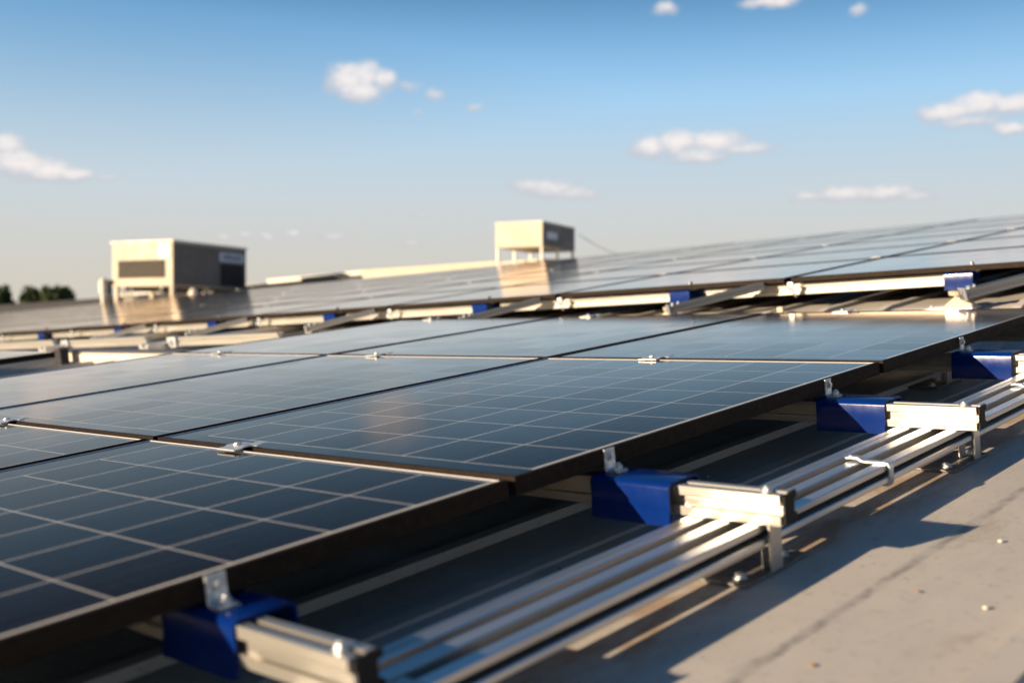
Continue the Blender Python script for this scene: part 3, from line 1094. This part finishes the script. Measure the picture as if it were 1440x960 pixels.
# vents and pipes beside the unit
def vent_pipe(label, x, y, top, r, hood, m_=None):
    m_ = m_ or M_WHITE
    g = roof_under((x, y, 0))
    o = thing('vent_pipe', label, 'vent', FW, (x, y, g), 'roof vents')
    bm = bmesh.new()
    tube(bm, (0, 0, -.02), (0, 0, top - g - hood * .6), r, 18)
    finish(bm, 'pipe', m_, o, smooth_angle=40)
    bm = bmesh.new()
    tube(bm, (0, 0, top - g - hood), (0, 0, top - g - hood * .25), r * 1.7, 20, r1=r * 1.8)
    tube(bm, (0, 0, top - g - hood * .25 + .001), (0, 0, top - g), r * 1.8, 20, r1=r * .9)
    finish(bm, 'hood', m_, o, smooth_angle=40)
    return o


vent_pipe('short white vent pipe with round hood left of the air conditioner', 10.88, 22.21, 1.42, .055, .34)
vent_pipe('dark grey vent pipe right behind the left white vent', 11.00, 22.16, 1.38, .060, .10, M_GREYSHEET)
vent_pipe('thin lit vent pipe below the dark side of the air conditioner', 11.15, 18.95, 1.11, .050, .26)
vent_pipe('small lit vent stub right of the thin pipe below the air conditioner', 11.32, 18.80, .90, .045, .12)
# lattice stand of pale pipes left of the unit
g = roof_under((10.9, 21.4, 0))
o = thing('pipe_stand', 'pale lattice stand of thin pipes at the foot of the air conditioner', 'pipe stand', FW, (10.9, 21.4, g))
random.seed(11)
for i in range(9):
    bm = bmesh.new()
    x = -.25 + i * .09
    yq = -.9 + i * .19
    tube(bm, (x, yq, 0), (x + random.uniform(-.1, .1), yq + random.uniform(-.2, .2), .30 + random.uniform(-.08, .12)), .016, 8)
    finish(bm, 'strut', M_CREAM, o)
bm = bmesh.new()
tube(bm, (-.25, -.95, .16), (.5, .75, .18), .020, 8)
finish(bm, 'cross_pipe', M_CREAM, o)


# ------------------------------------------------------------------ roof-edge cappings seen on the skyline
def capping(name, label, a, b_, h, depth, m, top=None):
    """long folded capping from a to b (world, above ROOF_Z), standing on the roof"""
    a, b_ = Vector(a), Vector(b_)
    d = (b_ - a)
    d.z = 0
    nrm = Vector((-d.y, d.x, 0)).normalized()
    if nrm.x < 0:
        nrm = -nrm
    root = thing(name, label, 'roof edge', FW, (0, 0, 0))
    for pn, z0f, m_, off in (('upstand', None, m, 0), ('cap', .0, top or m, 1)):
        bm = bmesh.new()
        vs = []
        for p in (a, b_):
            zt = p.z if pn == 'upstand' else p.z + .045
            zl = p.z - h if pn == 'upstand' else p.z + .001
            e = .03 if off else 0
            for q, z in ((p - nrm * e, zl), (p + nrm * (depth + e), zl), (p + nrm * (depth + e), zt), (p - nrm * e, zt)):
                vs.append(bm.verts.new((q.x, q.y, z)))
        for q in ((0, 1, 2, 3), (7, 6, 5, 4), (0, 4, 5, 1), (1, 5, 6, 2), (2, 6, 7, 3), (3, 7, 4, 0)):
            bm.faces.new([vs[i] for i in q])
        finish(bm, pn, m_, root)
    return root


capping('roof_parapet', 'bright cream parapet left of the tank, its long lit stretch', (14.163, 17.13, 1.49), (13.935, 12.923, 1.50), 1.1, .3, M_CREAM)
capping('roof_parapet', 'short cream parapet stretch right behind the tank legs', (13.93, 12.90, 1.475), (13.55, 11.5, 1.47), 1.1, .3, M_CREAM)
capping('roof_parapet', 'pale parapet on the skyline just right of the air conditioner', (17.2, 24.9, 1.64), (17.8, 20.9, 1.80), 1.6, .3, M_WHITE)
capping('roof_parapet', 'dark blue-grey parapet below the pale one right of the air conditioner', (15.94, 24.2, 1.40), (16.70, 20.2, 1.60), 1.4, .3, M_DARKGRILLE)
capping('roof_parapet', 'dark blue-grey parapet at the left below the trees', (12.5, 33.5, .86), (14.6, 24.5, 1.25), 1.4, .3, M_DARKGRILLE)
capping('roof_parapet', 'pale parapet on the skyline between the trees and the air conditioner', (15.0, 29.2, 1.26), (16.9, 24.6, 1.50), 1.6, .3, M_WHITE)
capping('roof_parapet', 'low grey parapet directly under the trees at the left border', (16.0, 40.2, 1.12), (16.8, 32.5, 1.30), 2.4, .3, M_DARKGRILLE)

# ------------------------------------------------------------------ trees beyond the hall
def leaf_crown(bm, c, rx, rz, n, seed):
    rnd = random.Random(seed)
    lobes = [(Vector((rnd.uniform(-.5, .5) * rx, rnd.uniform(-.5, .5) * rx, rnd.uniform(-.6, .75) * rz)), rnd.uniform(.35, .62)) for _ in range(16)]
    for _ in range(n):
        lc, lr = rnd.choice(lobes)
        v = Vector((rnd.gauss(0, 1), rnd.gauss(0, 1), rnd.gauss(0, 1))).normalized() * rnd.random() ** .45
        p = Vector(c) + lc + Vector((v.x * rx * lr, v.y * rx * lr, v.z * rz * lr))
        s = rnd.uniform(.22, .48)
        a = Vector((rnd.gauss(0, 1), rnd.gauss(0, 1), rnd.gauss(0, 1))).normalized()
        b2 = a.orthogonal().normalized()
        c2 = a.cross(b2)
        q = [p + b2 * s, p + c2 * s * .7, p - b2 * s, p - c2 * s * .7]
        bm.faces.new([bm.verts.new(x) for x in q])


def tree(label, x, y, top, rx, rz, seed, n=9000):
    o = thing('tree', label, 'tree', Matrix(), (x, y, 0), 'trees beyond the roof')
    rnd = random.Random(seed)
    zc = top + ROOF_Z - rz
    bm = bmesh.new()
    prev = Vector((0, 0, -.2))
    rr = .38
    for i in range(1, 8):
        nx = Vector((rnd.uniform(-.15, .15), rnd.uniform(-.15, .15), zc * i / 7))
        tube(bm, prev, nx, rr, 10, r1=rr * .86)
        prev, rr = nx, rr * .86
    for i in range(7):
        a = rnd.uniform(0, 6.28)
        z0 = zc * rnd.uniform(.62, .95)
        tube(bm, (0, 0, z0), (math.cos(a) * rx * .7, math.sin(a) * rx * .7, z0 + rz * rnd.uniform(.2, .7)), .12, 7, r1=.03)
    finish(bm, 'trunk', M_BARK, o)
    bm = bmesh.new()
    leaf_crown(bm, (0, 0, zc), rx, rz, n, seed)
    finish(bm, 'crown', M_LEAF, o, recalc=False)
    return o


tree('dark round tree at the left border beyond the roof', 84.7, 201.0, 8.0, 2.8, 4.6, 1)
tree('dark narrow tree second from the left border', 87.8, 197.8, 8.4, 2.1, 5.0, 2)
tree('broad dark tree with low crown, third from the left border', 90.3, 195.0, 7.5, 2.6, 4.2, 3)
tree('dark tree at the right end of the group', 92.0, 193.4, 7.6, 2.6, 4.2, 4)

# ------------------------------------------------------------------ grit, twig and droppings on the roof
def grit(name, label, x, y, r, m, cat, flat=.6):
    bm = bmesh.new()
    bmesh.ops.create_icosphere(bm, subdivisions=2, radius=r)
    for v in bm.verts:
        v.co *= 1 + .25 * noise.noise(v.co * 260 + Vector((x * 9, y * 7, 0)))
        v.co.z *= flat
    tag(finish(bm, name, m, frame=F1, loc=(x, y, roof_h(x, y) + r * flat * .6), smooth_angle=60), label, cat, 'loose grit on the roof')


grit('pebble', 'white pebble on the roof sheet, upper of two at the right', .503, -.764, .0042, M_DEBRIS, 'pebble')
grit('pebble', 'white pebble on the roof sheet, lower of two at the right', .172, -.854, .0040, M_DEBRIS, 'pebble')
grit('pebble', 'rusty brown crumb on the roof near the bottom right', -.135, -.743, .0045, M_RUST, 'pebble', .3)
grit('pebble', 'tiny white chip under the shaded panels', .743, -.036, .0034, M_DEBRIS, 'pebble')
grit('pebble', 'small orange crumb on the sunny roof sheet', .20, -.745, .0036, M_RUST, 'pebble', .3)
bm = bmesh.new()
tube(bm, (0, 0, .004), (.05, -.012, .006), .003, 8, r1=.0015)
tube(bm, (.03, -.007, .005), (.045, .015, .008), .0018, 8, r1=.001)
tag(finish(bm, 'twig', M_BARK, frame=F1, loc=(-.02, -.20, -.185)), 'small dark twig lying in the shade beside the long rails', 'twig')
